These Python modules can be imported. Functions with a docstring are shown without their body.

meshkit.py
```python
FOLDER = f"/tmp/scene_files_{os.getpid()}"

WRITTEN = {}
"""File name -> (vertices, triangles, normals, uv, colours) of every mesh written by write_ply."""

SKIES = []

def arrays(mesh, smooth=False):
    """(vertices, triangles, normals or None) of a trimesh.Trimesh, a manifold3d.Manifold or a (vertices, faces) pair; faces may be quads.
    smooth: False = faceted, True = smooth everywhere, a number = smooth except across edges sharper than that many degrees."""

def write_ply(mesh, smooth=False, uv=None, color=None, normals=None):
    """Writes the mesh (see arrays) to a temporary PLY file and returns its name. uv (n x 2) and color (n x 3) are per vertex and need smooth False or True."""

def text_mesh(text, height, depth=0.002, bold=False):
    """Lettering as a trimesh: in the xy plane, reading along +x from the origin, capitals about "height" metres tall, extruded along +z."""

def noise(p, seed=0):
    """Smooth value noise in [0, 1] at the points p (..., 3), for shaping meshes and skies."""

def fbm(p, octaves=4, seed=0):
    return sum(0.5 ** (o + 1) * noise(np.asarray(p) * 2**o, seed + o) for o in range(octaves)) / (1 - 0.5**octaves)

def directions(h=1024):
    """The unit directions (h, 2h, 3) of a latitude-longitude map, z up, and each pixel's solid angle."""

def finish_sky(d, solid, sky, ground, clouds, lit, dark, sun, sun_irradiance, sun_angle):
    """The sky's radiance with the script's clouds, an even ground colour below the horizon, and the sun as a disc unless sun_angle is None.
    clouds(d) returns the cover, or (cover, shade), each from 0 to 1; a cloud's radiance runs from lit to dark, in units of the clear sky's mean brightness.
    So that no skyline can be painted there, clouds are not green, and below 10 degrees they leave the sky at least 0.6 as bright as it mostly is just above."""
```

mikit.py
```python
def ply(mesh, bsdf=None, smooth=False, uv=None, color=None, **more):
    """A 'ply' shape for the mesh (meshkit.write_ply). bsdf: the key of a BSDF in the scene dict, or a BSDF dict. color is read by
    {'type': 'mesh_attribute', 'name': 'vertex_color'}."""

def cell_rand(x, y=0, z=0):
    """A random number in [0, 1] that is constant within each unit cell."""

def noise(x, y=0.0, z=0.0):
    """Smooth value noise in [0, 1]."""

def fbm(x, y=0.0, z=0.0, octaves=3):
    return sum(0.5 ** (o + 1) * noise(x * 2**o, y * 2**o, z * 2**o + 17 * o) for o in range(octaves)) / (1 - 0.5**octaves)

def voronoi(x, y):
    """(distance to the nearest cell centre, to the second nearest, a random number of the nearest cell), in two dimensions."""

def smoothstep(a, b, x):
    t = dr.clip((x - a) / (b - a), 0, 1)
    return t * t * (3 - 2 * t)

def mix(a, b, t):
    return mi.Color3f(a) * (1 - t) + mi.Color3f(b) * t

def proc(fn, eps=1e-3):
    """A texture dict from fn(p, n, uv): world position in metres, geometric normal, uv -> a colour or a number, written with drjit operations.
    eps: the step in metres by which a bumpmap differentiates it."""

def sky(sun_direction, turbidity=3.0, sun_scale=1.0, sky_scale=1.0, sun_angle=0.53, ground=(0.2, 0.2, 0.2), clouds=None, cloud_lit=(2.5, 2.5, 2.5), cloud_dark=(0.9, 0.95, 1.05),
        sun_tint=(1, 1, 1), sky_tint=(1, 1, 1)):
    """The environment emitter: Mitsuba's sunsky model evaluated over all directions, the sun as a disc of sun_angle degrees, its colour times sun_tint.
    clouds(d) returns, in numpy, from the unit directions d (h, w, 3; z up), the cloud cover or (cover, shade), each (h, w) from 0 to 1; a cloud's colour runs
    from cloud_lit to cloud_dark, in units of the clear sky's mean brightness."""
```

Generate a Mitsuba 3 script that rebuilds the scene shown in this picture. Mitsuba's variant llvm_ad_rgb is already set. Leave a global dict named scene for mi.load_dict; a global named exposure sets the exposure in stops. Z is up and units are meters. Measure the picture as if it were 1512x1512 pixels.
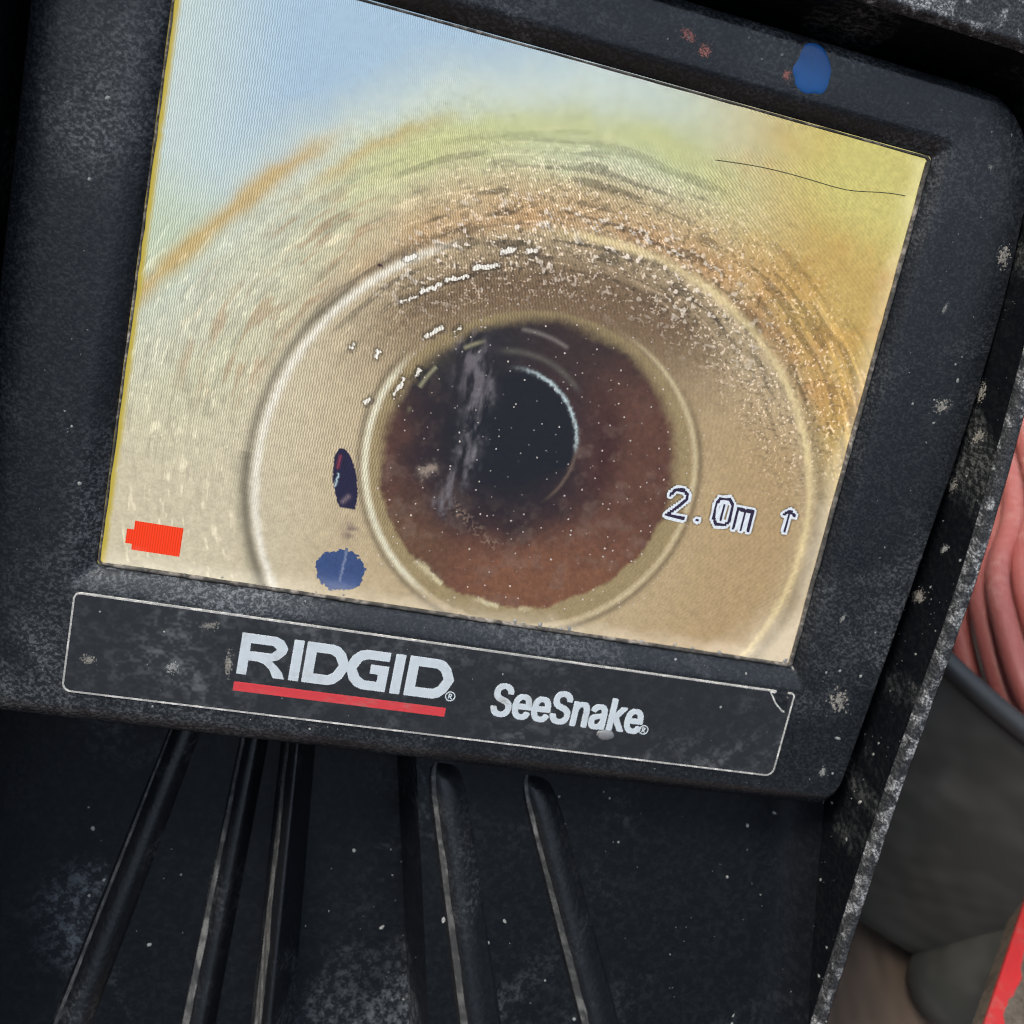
"""A pipe inspection camera monitor in its black case, close up, with the cable drum behind it."""
import math
import numpy as np
import trimesh
import drjit as dr
import mitsuba as mi
import mikit
import meshkit
import shapely
from shapely.geometry import Polygon, LineString, Point, box
from mikit import proc, noise, fbm, smoothstep, mix, voronoi

T = mi.ScalarTransform4f
rng = np.random.default_rng(7)
scene, labels = {}, {}

# ---------------------------------------------------------------- camera, sky, exposure
# The device's own axes: x to the right along the screen, y up along the screen, z out of the screen, in mm, origin at the screen's centre.
TILT = math.radians(50.0)
RW = np.array([[1, 0, 0], [0, math.cos(TILT), -math.sin(TILT)], [0, math.sin(TILT), math.cos(TILT)]])


def W(v):
    return np.asarray(v, float) @ RW.T / 1000.0


CAM = W([-28.65, 2.06, 148.09])
FWD = RW @ np.array([0.20580664, -0.17747549, -0.96236484])
UP = RW @ np.array([-0.16684055, 0.96265581, -0.21320886])
exposure = 2.1
scene["camera"] = {"type": "thinlens", "fov": 56.74, "aperture_radius": 0.0007, "focus_distance": 0.147,
                   "near_clip": 0.005, "far_clip": 100.0,
                   "to_world": T().look_at(CAM.tolist(), (CAM + FWD).tolist(), UP.tolist())}


def clouds(d):
    """An overcast sky: much brighter overhead than at the horizon, with soft cloud structure."""
    c = meshkit.fbm(d * np.array([3.0, 3.0, 4.0]), 4, 3)
    el = np.clip(d[..., 2], 0, 1)
    return np.full(el.shape, 0.9), np.clip(1.0 - el ** 2.2 + 0.6 * (c - 0.5), 0, 1)


scene["sky"] = mikit.sky([-0.55, 0.14, 0.82], turbidity=3, sun_scale=0.62, sun_angle=24, sun_tint=(0.86, 0.95, 1.08), sky_scale=0.62, clouds=clouds,
                         cloud_lit=(4.4, 5.1, 6.1), cloud_dark=(0.20, 0.25, 0.32))


# ---------------------------------------------------------------- helpers
def S(r, g, b):
    c = np.array([r, g, b], float) / 255
    return np.where(c <= 0.04045, c / 12.92, ((c + 0.055) / 1.055) ** 2.4).tolist()


def numbered(name):
    if name not in scene and name not in used:
        used.add(name)
        return name
    k = 1
    while f"{name}_{k:03d}" in used or f"{name}_{k:03d}" in scene:
        k += 1
    used.add(f"{name}_{k:03d}")
    return f"{name}_{k:03d}"


used = set()


def add(name, mesh, bsdf, parent=None, smooth=False, label=None, cat=None, group=None, kind=None, uv=None, dev=True):
    """One entry of the scene; the mesh is in the device's mm (dev) or in world mm."""
    v, f = (np.array(mesh.vertices, float), np.array(mesh.faces)) if isinstance(mesh, trimesh.Trimesh) else (np.asarray(mesh[0], float), np.asarray(mesh[1]))
    if f.shape[1] == 4:
        f = np.vstack([f[:, [0, 1, 2]], f[:, [0, 2, 3]]])
    m = trimesh.Trimesh(W(v) if dev else v / 1000.0, f, process=False)
    key = numbered(f"{parent}__{name}" if parent else name)
    scene[key] = mikit.ply(m, bsdf, smooth=smooth, uv=uv)
    d = {k: x for k, x in (("label", label), ("category", cat), ("group", group), ("kind", kind)) if x}
    if d:
        labels[key] = d
    return key


def loop(x0, x1, y0, y1, r, z, n=24, m=10):
    """A closed loop of points, counter-clockwise, round a rectangle; r: one radius or four (bl, br, tr, tl)."""
    r = [r] * 4 if np.isscalar(r) else r
    cs = [(x0 + r[0], y0 + r[0], math.pi, r[0]), (x1 - r[1], y0 + r[1], 1.5 * math.pi, r[1]), (x1 - r[2], y1 - r[2], 0, r[2]), (x0 + r[3], y1 - r[3], 0.5 * math.pi, r[3])]
    arcs = []
    for cx, cy, a, rr in cs:
        t = a + np.linspace(0, math.pi / 2, m)
        arcs.append(np.stack([cx + rr * np.cos(t), cy + rr * np.sin(t)], 1))
    pts = []
    for i in range(4):
        a, b = arcs[i], arcs[(i + 1) % 4]
        pts.append(a)
        t = (np.arange(1, n) / n)[:, None]
        pts.append(a[-1] * (1 - t) + b[0] * t)
    p = np.concatenate(pts)
    return np.c_[p, np.full(len(p), float(z))]


def loft(loops):
    k = len(loops[0])
    v = np.concatenate(loops)
    i = np.arange(k)
    f = []
    for j in range(len(loops) - 1):
        a, b = j * k + i, j * k + (i + 1) % k
        f.append(np.stack([a, b, b + k, a + k], 1))
    return v, np.concatenate(f)


def tube(pts, rad, sides=12, closed=False):
    p = np.asarray(pts, float)
    t = (np.roll(p, -1, 0) - np.roll(p, 1, 0)) if closed else np.gradient(p, axis=0)
    t /= np.linalg.norm(t, axis=1, keepdims=True)
    ref = np.array([0, 0, 1.0]) if abs(t[:, 2]).max() < 0.9 else np.array([0.3, 0.9, 0.1])
    a = np.cross(t, ref)
    a /= np.linalg.norm(a, axis=1, keepdims=True)
    b = np.cross(t, a)
    ang = np.arange(sides) * 2 * math.pi / sides
    rad = np.broadcast_to(rad, (len(p),))
    v = (p[:, None] + rad[:, None, None] * (np.cos(ang)[None, :, None] * a[:, None] + np.sin(ang)[None, :, None] * b[:, None])).reshape(-1, 3)
    n = len(p)
    f = []
    for i in range(n if closed else n - 1):
        for j in range(sides):
            i2, j2 = (i + 1) % n, (j + 1) % sides
            f.append([i * sides + j, i * sides + j2, i2 * sides + j2, i2 * sides + j])
    f = np.array(f)
    tri = np.vstack([f[:, [0, 1, 2]], f[:, [0, 2, 3]]])
    if not closed:
        caps = []
        for base, flip in ((0, False), ((n - 1) * sides, True)):
            for j in range(1, sides - 1):
                q = [base, base + j, base + j + 1]
                caps.append(q if flip else q[::-1])
        tri = np.vstack([tri, caps])
    return trimesh.Trimesh(v, tri, process=False)


def extrude(shape, z0, z1):
    parts = [trimesh.creation.extrude_polygon(g, z1 - z0, engine="earcut") for g in getattr(shape, "geoms", [shape]) if g.area > 1e-6]
    m = trimesh.util.concatenate(parts)
    m.apply_translation([0, 0, z0])
    return m


def blob(c, n, rx, ry, h, seed, ang=0.0, sub=2, rough=0.35):
    """A small flattened uneven lump sitting on a surface with normal n."""
    s = trimesh.creation.icosphere(subdivisions=sub)
    v = np.array(s.vertices)
    v *= (1 - rough + 2 * rough * meshkit.noise(v * 1.7 + seed * 3.1, seed))[:, None]
    n = np.asarray(n, float) / np.linalg.norm(n)
    a = np.cross(n, [0.0, 0, 1] if abs(n[2]) < 0.9 else [0, 1.0, 0])
    a /= np.linalg.norm(a)
    b = np.cross(n, a)
    a2, b2 = a * math.cos(ang) + b * math.sin(ang), -a * math.sin(ang) + b * math.cos(ang)
    return trimesh.Trimesh(np.asarray(c) + v[:, :1] * rx * a2 + v[:, 1:2] * ry * b2 + v[:, 2:] * h * n, s.faces, process=False)


def splat(c, n, rx, ry, seed, ang):
    """A patch of dried mud: many small flat crumbs, dense in the middle, loose at the edge."""
    r_ = np.random.default_rng(seed)
    n = np.asarray(n, float) / np.linalg.norm(n)
    a = np.cross(n, [0.0, 0, 1] if abs(n[2]) < 0.9 else [0, 1.0, 0])
    a /= np.linalg.norm(a)
    b = np.cross(n, a)
    a, b = a * math.cos(ang) + b * math.sin(ang), -a * math.sin(ang) + b * math.cos(ang)
    parts = []
    for k in range(150):
        u, v = r_.normal(0, 0.45, 2)
        s_ = (0.03 + 0.13 * r_.random() ** 3) * math.exp(-0.6 * (u * u + v * v))
        parts.append(blob(np.asarray(c) + a * u * rx + b * v * ry, n, s_ * rx * (0.7 + 0.8 * r_.random()), s_ * ry * (0.7 + 0.8 * r_.random()), 0.05, int(r_.integers(1000)), r_.random() * 3, sub=1))
    return trimesh.util.concatenate(parts)


# ---------------------------------------------------------------- materials
def mm(p):
    return p * 1000.0


def dusty(base, dust, low, high, scale, fine, even=0.08):
    def fn(p, n, uv):
        q = mm(p)
        w_ = noise(q.x * scale * 0.7, q.y * scale * 0.7, q.z * scale * 0.7) * 2.5
        a = fbm(q.x * scale + w_, q.y * scale * 0.6 + w_, q.z * scale * 0.6, 5)
        b = noise(q.x * fine, q.y * fine, q.z * fine)
        c = noise(q.x * fine * 2.7 + 9, q.y * fine * 2.7, q.z * fine * 2.7)
        s = smoothstep(0.36, 0.82, 0.55 * b + 0.45 * c)
        t = (even + (1 - even) * smoothstep(low, high, a)) * (0.10 + 0.90 * s)
        return mix(base, dust, dr.clip(t, 0, 1))
    return proc(fn)


def grain(amp, f1, f2):
    def fn(p, n, uv):
        q = mm(p)
        return amp * (noise(q.x * f1, q.y * f1, q.z * f1) + 0.6 * noise(q.x * f2, q.y * f2, q.z * f2))
    return proc(fn, eps=8e-5)


def plastic(name, color, rough, spec=0.5, bump=None):
    b = {"type": "principled", "base_color": color if isinstance(color, dict) else {"type": "rgb", "value": list(color)},
         "roughness": rough if isinstance(rough, dict) else float(rough), "specular": spec}
    if bump:
        b = {"type": "bumpmap", "arbitrary": bump, "scale": 1.0, "bsdf": b}
    scene[name] = {"type": "twosided", "bsdf": b}


plastic("bezel_plastic", dusty((0.005, 0.0065, 0.009), (0.20, 0.21, 0.22), 0.40, 0.88, 0.06, 2.6, 0.12), 0.30, 0.5, grain(0.30e-4, 4.0, 8.0))
plastic("case_plastic", dusty((0.003, 0.004, 0.006), (0.20, 0.205, 0.20), 0.52, 0.85, 0.075, 1.4, 0.03), 0.36, 0.25, grain(0.5e-4, 1.6, 4.0))
plastic("front_plastic", dusty((0.0035, 0.0045, 0.0065), (0.13, 0.142, 0.158), 0.48, 0.92, 0.05, 1.1, 0.04), 0.38, 0.14, grain(0.3e-4, 1.6, 4.0))
plastic("rim_plastic", dusty((0.008, 0.009, 0.011), (0.50, 0.51, 0.52), 0.47, 0.68, 0.5, 3.2, 0.12), 0.42, 0.5, grain(1.0e-4, 1.3, 3.3))
plastic("rib_plastic", dusty((0.006, 0.007, 0.009), (0.07, 0.072, 0.075), 0.52, 0.85, 0.12, 1.8), 0.30, 0.4, grain(0.4e-4, 1.6, 4.0))
plastic("rib_highlight_grey", dusty((0.04, 0.042, 0.045), (0.22, 0.22, 0.215), 0.28, 0.75, 0.08, 0.4, 0.3), 0.5, 0.3, grain(1.0e-4, 1.5, 4.0))  # pale grey that stands for the highlight on the ribs
plastic("plate_film", dusty((0.024, 0.026, 0.030), (0.15, 0.155, 0.16), 0.36, 0.85, 0.09, 0.8), 0.30, 0.45, grain(0.25e-4, 0.8, 2.5))
plastic("plate_edge", dusty((0.36, 0.355, 0.34), (0.85, 0.82, 0.77), 0.22, 0.6, 0.16, 1.2), 0.5)
plastic("print_silver", dusty((0.66, 0.72, 0.76), (0.45, 0.45, 0.43), 0.52, 0.85, 0.2, 1.2), 0.4)
plastic("print_red", dusty((0.72, 0.055, 0.065), (0.5, 0.16, 0.15), 0.45, 0.8, 0.3, 1.5), 0.4)
plastic("gasket_dirt", dusty((0.06, 0.056, 0.052), (0.42, 0.37, 0.32), 0.36, 0.7, 0.15, 0.9, 0.2), 0.8, 0.2, grain(1.5e-4, 2.0, 5.0))
plastic("mud_pale", dusty((0.26, 0.265, 0.26), (0.50, 0.49, 0.47), 0.3, 0.7, 0.8, 3.0), 0.75, 0.2)
plastic("mud_beige", dusty((0.22, 0.21, 0.19), (0.42, 0.39, 0.34), 0.3, 0.7, 0.8, 2.0), 0.85, 0.2, grain(1.5e-4, 2.0, 5.0))
plastic("paint_blue", dusty((0.012, 0.115, 0.38), (0.02, 0.10, 0.28), 0.4, 0.8, 0.5, 2.0), 0.28)
plastic("paint_pink", (0.42, 0.17, 0.14), 0.6)
plastic("hair_dark", (0.10, 0.105, 0.06), 0.6)

# ---------------------------------------------------------------- the picture on the screen, in screen mm (uv)
OSD = [[(28.81, -17.75), (29.53, -16.79), (30.84, -16.65), (31.77, -17.23), (31.81, -18.15), (29.01, -21.25), (32.04, -21.33)], [(34.5, -21.24), (34.6, -21.24)],
       [(37.56, -16.96), (39.28, -16.75), (40.11, -17.64), (40.17, -20.46), (39.48, -21.24), (37.92, -21.32), (37.28, -20.39), (37.13, -17.97), (37.56, -16.96)], [(38.59, -17.9), (38.56, -20.36)],
       [(41.2, -18.01), (41.22, -21.42)], [(41.2, -18.01), (42.5, -18.2)], [(42.58, -18.34), (42.61, -21.38)], [(42.82, -18.11), (43.92, -18.11)], [(43.92, -18.11), (43.93, -21.44)],
       [(50.56, -16.96), (50.52, -20.42)], [(49.72, -17.58), (50.6, -16.83), (51.62, -17.5)]]


GLINTS = [((-16.04, -0.47), (-13.82, 1.24)), ((-11.68, 1.16), (-10.96, 1.83)), ((-18.98, -10.13), (-17.97, -7.59)), ((-16.27, -6.51), (-15.97, -5.82)), ((-22.74, -5.08), (-22.59, -4.21)), ((-20.61, 3.75), (-18.55, 5.0)), ((-17.7, 6.01), (-15.25, 7.46)), ((-14.37, 8.36), (-11.45, 9.61)), ((-23.14, -12.21), (-22.6, -11.68)), ((-20.98, 10.18), (-19.86, 10.83)), ((-26.59, -4.4), (-26.43, -4.16)), ((-10.69, 11.11), (-7.18, 12.18)), ((-6.87, 14.3), (-5.11, 15.1)), ((-3.01, 15.36), (-1.93, 15.39))]


def seg_dist(x, y, a, b):
    ax, ay, bx, by = *a, *b
    dx, dy = bx - ax, by - ay
    t = dr.clip(((x - ax) * dx + (y - ay) * dy) / (dx * dx + dy * dy + 1e-9), 0, 1)
    return dr.sqrt(dr.square(x - ax - t * dx) + dr.square(y - ay - t * dy))


def gauss(d, w):
    return dr.exp(-dr.square(d / w))


def blend(c, rgb, w):
    w = dr.clip(w, 0, 1)
    return c * (1 - w) + mi.Color3f(*S(*rgb)) * w


def picture(p, n, uv):
    x, y = mi.Float(uv.x), mi.Float(uv.y)
    n1 = fbm(x * 0.25, y * 0.25, 3.0, 3) - 0.5
    n2 = noise(x * 1.4, y * 1.4, 7.0) - 0.5
    n3 = noise(x * 3.1, y * 3.1, 11.0) - 0.5
    X, Y = x - 8.0, y + 23.0
    r = dr.sqrt(X * X + Y * Y)
    ang = dr.atan2(Y, X)                                   # 0 right, pi/2 up
    r1 = dr.sqrt(dr.square((x - 8.5) / 46.2) + dr.square((y + 23.3) / 42.9)) * 44.5
    r2 = dr.sqrt(dr.square(x - 5.2) + dr.square((y + 17.4) * dr.select(y > -17.4, 27.0 / 25.0, 1.0)))
    a2 = dr.atan2(y + 17.4, x - 5.2)
    rb = dr.sqrt(dr.square((x - 4.8) / 24.1) + dr.square((y + 17.5) / 23.4)) * 23.8 + 0.34 * n2 + 0.22 * n3 + 1.5 * n1
    rd = dr.sqrt(dr.square(x + 0.5) + dr.square(y + 14.1))
    ad = dr.atan2(y + 14.1, x + 0.5)
    up = smoothstep(-15, 12, y)
    right = smoothstep(14, 46, x)
    left = smoothstep(-14, -44, x)
    # the pipe wall
    c = mi.Color3f(*S(193, 173, 138)) + mi.Color3f(0.0)
    c = blend(c, (214, 205, 178), left * 0.85)
    c = blend(c, (122, 99, 74), smoothstep(-16, 10, y) * smoothstep(47, 36, r1) * smoothstep(50, 20, x + 12 * n1) * smoothstep(-40, -18, x))
    c = blend(c, (178, 148, 104), right * smoothstep(47, 40, r1) * smoothstep(10, -10, y) * 0.7)
    outer = smoothstep(44.0, 56.0, r1 + 5 * n1) * smoothstep(-32, 2, y)
    c = blend(c, (210, 210, 172), outer)
    c = blend(c, (200, 212, 196), outer * smoothstep(26, 34, y) * smoothstep(36, 8, x))
    c = blend(c, (208, 206, 180), outer * left * smoothstep(5, -10, y - 0.9 * (x + 50)) * 0.9)
    c = blend(c, (202, 172, 100), right * smoothstep(43.0, 50.0, r1) * smoothstep(-26, 2, y))
    c = blend(c, (202, 158, 86), 0.6 * right * smoothstep(0.0, 0.28, n1 + 0.14 * gauss(r1 - 52, 6)) * smoothstep(44, 48, r1) * smoothstep(-14, 0, y))
    c = blend(c, (212, 206, 124), smoothstep(27, 46, x) * smoothstep(28, 39, y + 0.22 * (x - 30)) * 0.8)
    rust = smoothstep(43.5, 46.5, r1) * smoothstep(60, 47, r1 + 10 * n1) * smoothstep(-12, 10, y)
    c = blend(c, (192, 146, 96), rust * (0.50 + 0.9 * n1) * smoothstep(-42, -14, x) * 1.15)
    # the next joint out: yellow-green band, orange line, then pale blue lamp glare with the sky's reflection painted in
    c = blend(c, (200, 202, 122), gauss(r - 58.5 + 3 * n1, 4.2) * smoothstep(-40, -18, x) * smoothstep(38, 14, x) * up * 0.75)
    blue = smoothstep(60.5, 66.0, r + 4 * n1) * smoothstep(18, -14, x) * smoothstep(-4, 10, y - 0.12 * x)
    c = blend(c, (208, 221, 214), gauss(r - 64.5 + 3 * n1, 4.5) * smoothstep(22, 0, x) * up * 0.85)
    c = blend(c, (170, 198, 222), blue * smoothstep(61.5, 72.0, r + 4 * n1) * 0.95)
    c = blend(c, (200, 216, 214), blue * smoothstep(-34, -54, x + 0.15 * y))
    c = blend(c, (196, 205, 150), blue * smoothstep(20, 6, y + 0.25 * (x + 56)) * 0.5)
    ol = dr.minimum(seg_dist(x, y, (-59, -4), (-41.5, 18)), seg_dist(x, y, (-41.5, 18), (-32, 26)))
    c = blend(c, (210, 210, 190), gauss(seg_dist(x, y, (-58, -12), (-36, 15)), 5.0) * 0.5)
    c = blend(c, (202, 168, 98), gauss(ol + 1.2 * n1, 1.5) * smoothstep(-30, -40, x) * 0.8)
    c = blend(c, (198, 168, 96), gauss(r - 60.0 + 2 * n1, 1.2) * smoothstep(-40, -32, x) * smoothstep(-14, -26, x) * 0.55)
    # ripples and wet glints along the wall
    wv = 1.6 * fbm(x * 0.12, y * 0.12, 91.0, 2)
    streak = noise(r1 * 1.15 + wv, ang * 7.0 + wv, 2.0)
    streak2 = fbm(r1 * 1.5 + wv, ang * 9.0 + wv, 5.0, 2)
    rip = smoothstep(34, 42, r1) * smoothstep(66, 50, r1) * smoothstep(-22, 4, y) * (1 - 0.25 * right)
    c = c * (1 - (0.5 - 0.3 * left) * rip * smoothstep(0.58, 0.82, streak)) + mi.Color3f(*S(230, 208, 178)) * (0.30 * rip * smoothstep(0.64, 0.9, streak2))
    fleck = noise(x * 2.2 + 40, y * 2.2, 1.0) * noise(x * 4.1, y * 4.1, 4.0)
    band = smoothstep(30, 40, r1) * smoothstep(64, 48, r1) * smoothstep(-24, 0, y) * smoothstep(-32, -6, x)
    c = c * (1 - 0.36 * band * smoothstep(0.62, 0.8, noise(x * 1.9, y * 2.3, 21.0))) + mi.Color3f(*S(240, 222, 204)) * (band * smoothstep(0.36, 0.66, fleck) * 0.55)
    fib = smoothstep(0.55, 0.8, noise(r1 * 1.9 + 3.0, ang * 5.0, 15.0)) * smoothstep(47, 49, r1) * smoothstep(61, 55, r1) * smoothstep(0.95, 0.65, ang) * smoothstep(0.1, 0.3, ang)
    c = c + mi.Color3f(*S(150, 120, 60)) * (0.5 * fib)
    dots = smoothstep(0.55, 0.85, noise(r * 1.7, ang * 26.0, 9.0)) * smoothstep(0.45, 0.8, noise(r * 2.6, ang * 50.0, 14.0))
    c = c * (1 - 0.16 * smoothstep(0.6, 0.85, noise(r * 1.9 + 5, ang * 20.0, 19.0)) * smoothstep(46, 49, r1) * left * smoothstep(20, 0, y) * smoothstep(-46, -22, y))
    c = c + mi.Color3f(*S(180, 172, 150)) * (dots * smoothstep(46, 49, r1) * left * smoothstep(18, 0, y) * 0.45)
    gl1 = noise(x * 0.95 + 0.4 * y, y * 1.25, 33.0) * noise(x * 1.9, y * 2.2, 35.0)
    wet = gauss(r1 - 43.5, 7.0) * smoothstep(-10, 10, y) * smoothstep(-30, -14, x) * smoothstep(50, 20, x)
    c = blend(c, (246, 232, 214), wet * smoothstep(0.42, 0.58, gl1) * 0.9)
    c = c * (1 - 0.45 * wet * smoothstep(0.42, 0.56, noise(x * 0.95 + 0.4 * y - 0.5, y * 1.25 + 0.45, 33.0) * noise(x * 1.9 - 1.0, y * 2.2 + 0.8, 35.0)))
    br = smoothstep(0.50, 0.72, fbm(r1 * 1.1 + wv, ang * 11.0, 41.0, 3)) * smoothstep(46, 48.5, r1) * smoothstep(64, 56, r1) * smoothstep(-16, -30, x) * smoothstep(-22, -8, y) * smoothstep(24, 12, y)
    c = blend(c, (176, 140, 104), br * 0.5)
    # first joint ring
    s1 = smoothstep(2.05, 2.3, ang) + smoothstep(-2.4, -2.7, ang)
    wn = 0.62 + 0.35 * noise(ang * 9, 1.0, 2.0)
    c = c * (1 - 0.5 * gauss(r1 - 45.9, 0.75) * dr.clip(s1, 0, 1)) * (1 - 0.30 * gauss(r1 - 46.3, 1.1) * smoothstep(1.1, 0.7, ang))
    c = blend(c, (238, 232, 216), gauss(r1 - 44.5 + 0.25 * n2, 0.62) * dr.clip(s1, 0, 1) * 0.95)
    s1r = smoothstep(1.85, 1.6, ang) * smoothstep(-1.1, -0.6, ang)
    c = blend(c, (233, 212, 160), gauss(r1 - 44.3 - 0.4 * n2, 0.62) * s1r * wn * 0.95)
    # second ring, then the brown hole
    c = blend(c, (152, 134, 96), smoothstep(27.0, 26.2, r2) * 0.85)
    c = c * (1 - 0.45 * gauss(r2 - 28.1, 0.55) * (smoothstep(0.9, 0.3, a2) + smoothstep(2.4, 2.8, a2)))
    s2 = dr.clip(smoothstep(2.55, 2.85, a2) + smoothstep(-2.0, -2.3, a2), 0, 1)
    s2r = smoothstep(1.3, 0.8, a2) * smoothstep(-1.45, -0.7, a2)
    c = blend(c, (226, 222, 196), gauss(r2 - 27.1, 0.50) * (s2 * 0.95))
    c = blend(c, (205, 190, 152), gauss(r2 - 27.2, 0.40) * (s2r * 0.8))
    c = blend(c, (200, 186, 150), gauss(r2 - 29.6, 0.5) * smoothstep(-0.9, -1.1, a2) * smoothstep(-1.75, -1.4, a2) * 0.6)
    hole = smoothstep(24.4 + 0.9 * smoothstep(-30, -12, y), 23.5 - 1.0 * smoothstep(-30, -12, y), rb)
    hc = mi.Color3f(*S(96, 64, 52)) + mi.Color3f(0.0)
    hc = blend(hc, (126, 84, 62), smoothstep(-20, -36, y + 6 * n1) * smoothstep(-16, 6, x))
    hc = blend(hc, (104, 76, 54), smoothstep(-2, -14, x) * smoothstep(-20, -34, y) * 0.8)
    hc = blend(hc, (54, 36, 40), smoothstep(21, 12, rd + 5 * n1) * 0.9)
    hc = blend(hc, (46, 36, 38), smoothstep(-12, 2, y + 4 * n1 - 0.25 * x) * 0.85)
    hc = blend(hc, (38, 36, 41), smoothstep(5, -7, x) * smoothstep(-15, -5, y + 6 * n1) * 0.92)
    hc = blend(hc, (78, 70, 58), gauss(dr.sqrt(dr.square(x + 14) + dr.square(y + 3)), 3.0) * 0.5)
    hc = blend(hc, (62, 32, 32), gauss(rd - 17.0, 2.2) * smoothstep(0.9, 0.2, ad) * smoothstep(-0.6, 0.0, ad) * 0.8)
    dp = fbm(x * 0.45, y * 0.45, 77.0, 4)
    hc = blend(hc, (128, 106, 94), smoothstep(0.52, 0.78, dp) * smoothstep(2, -16, y) * 0.34)
    hc = hc * (1 + 0.22 * n2 + 0.16 * n3)
    soft = dr.clip(smoothstep(2, -8, x + 0.5) + smoothstep(-15, -21, y), 0, 1)
    hc = blend(hc, (20, 22, 32), 1 - smoothstep(11.0 - 6.5 * soft, 12.0 + 9.0 * soft, rd + 0.5 * n2 + 3.0 * soft * n1))
    glint = 0.45 + 0.8 * noise(ad * 26, rd * 1.5, 3.0)
    hc = blend(hc, (186, 204, 208), gauss(rd - 11.7 + 0.3 * n3, 0.30) * smoothstep(-0.05, 0.25, ad) * smoothstep(1.75, 1.2, ad) * glint)
    hc = blend(hc, (110, 92, 80), gauss(rd - 11.8, 0.3) * smoothstep(0.1, -0.1, ad) * smoothstep(-0.9, -0.5, ad) * 0.7)
    hc = blend(hc, (140, 136, 110), gauss(rd - 16.0, 0.32) * smoothstep(0.55, 0.65, noise(ad * 7, 0.5, 1.0)) * smoothstep(1.9, 2.1, ad))
    hc = blend(hc, (92, 88, 82), gauss(rd - 14.2, 0.5) * smoothstep(0.7, 0.9, ad) * smoothstep(1.9, 1.7, ad) * 0.7)
    hc = blend(hc, (120, 112, 108), gauss(rd - 17.7, 0.35) * smoothstep(1.15, 1.2, ad) * smoothstep(1.65, 1.6, ad) * 0.8)
    smear = mi.Float(9.0)
    pts = [(-9.8, 0.8), (-7.2, -3.2), (-5.4, -6.4), (-6.4, -10.0), (-5.7, -16.1), (-7.0, -21.5), (-8.2, -26.0)]
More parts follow.
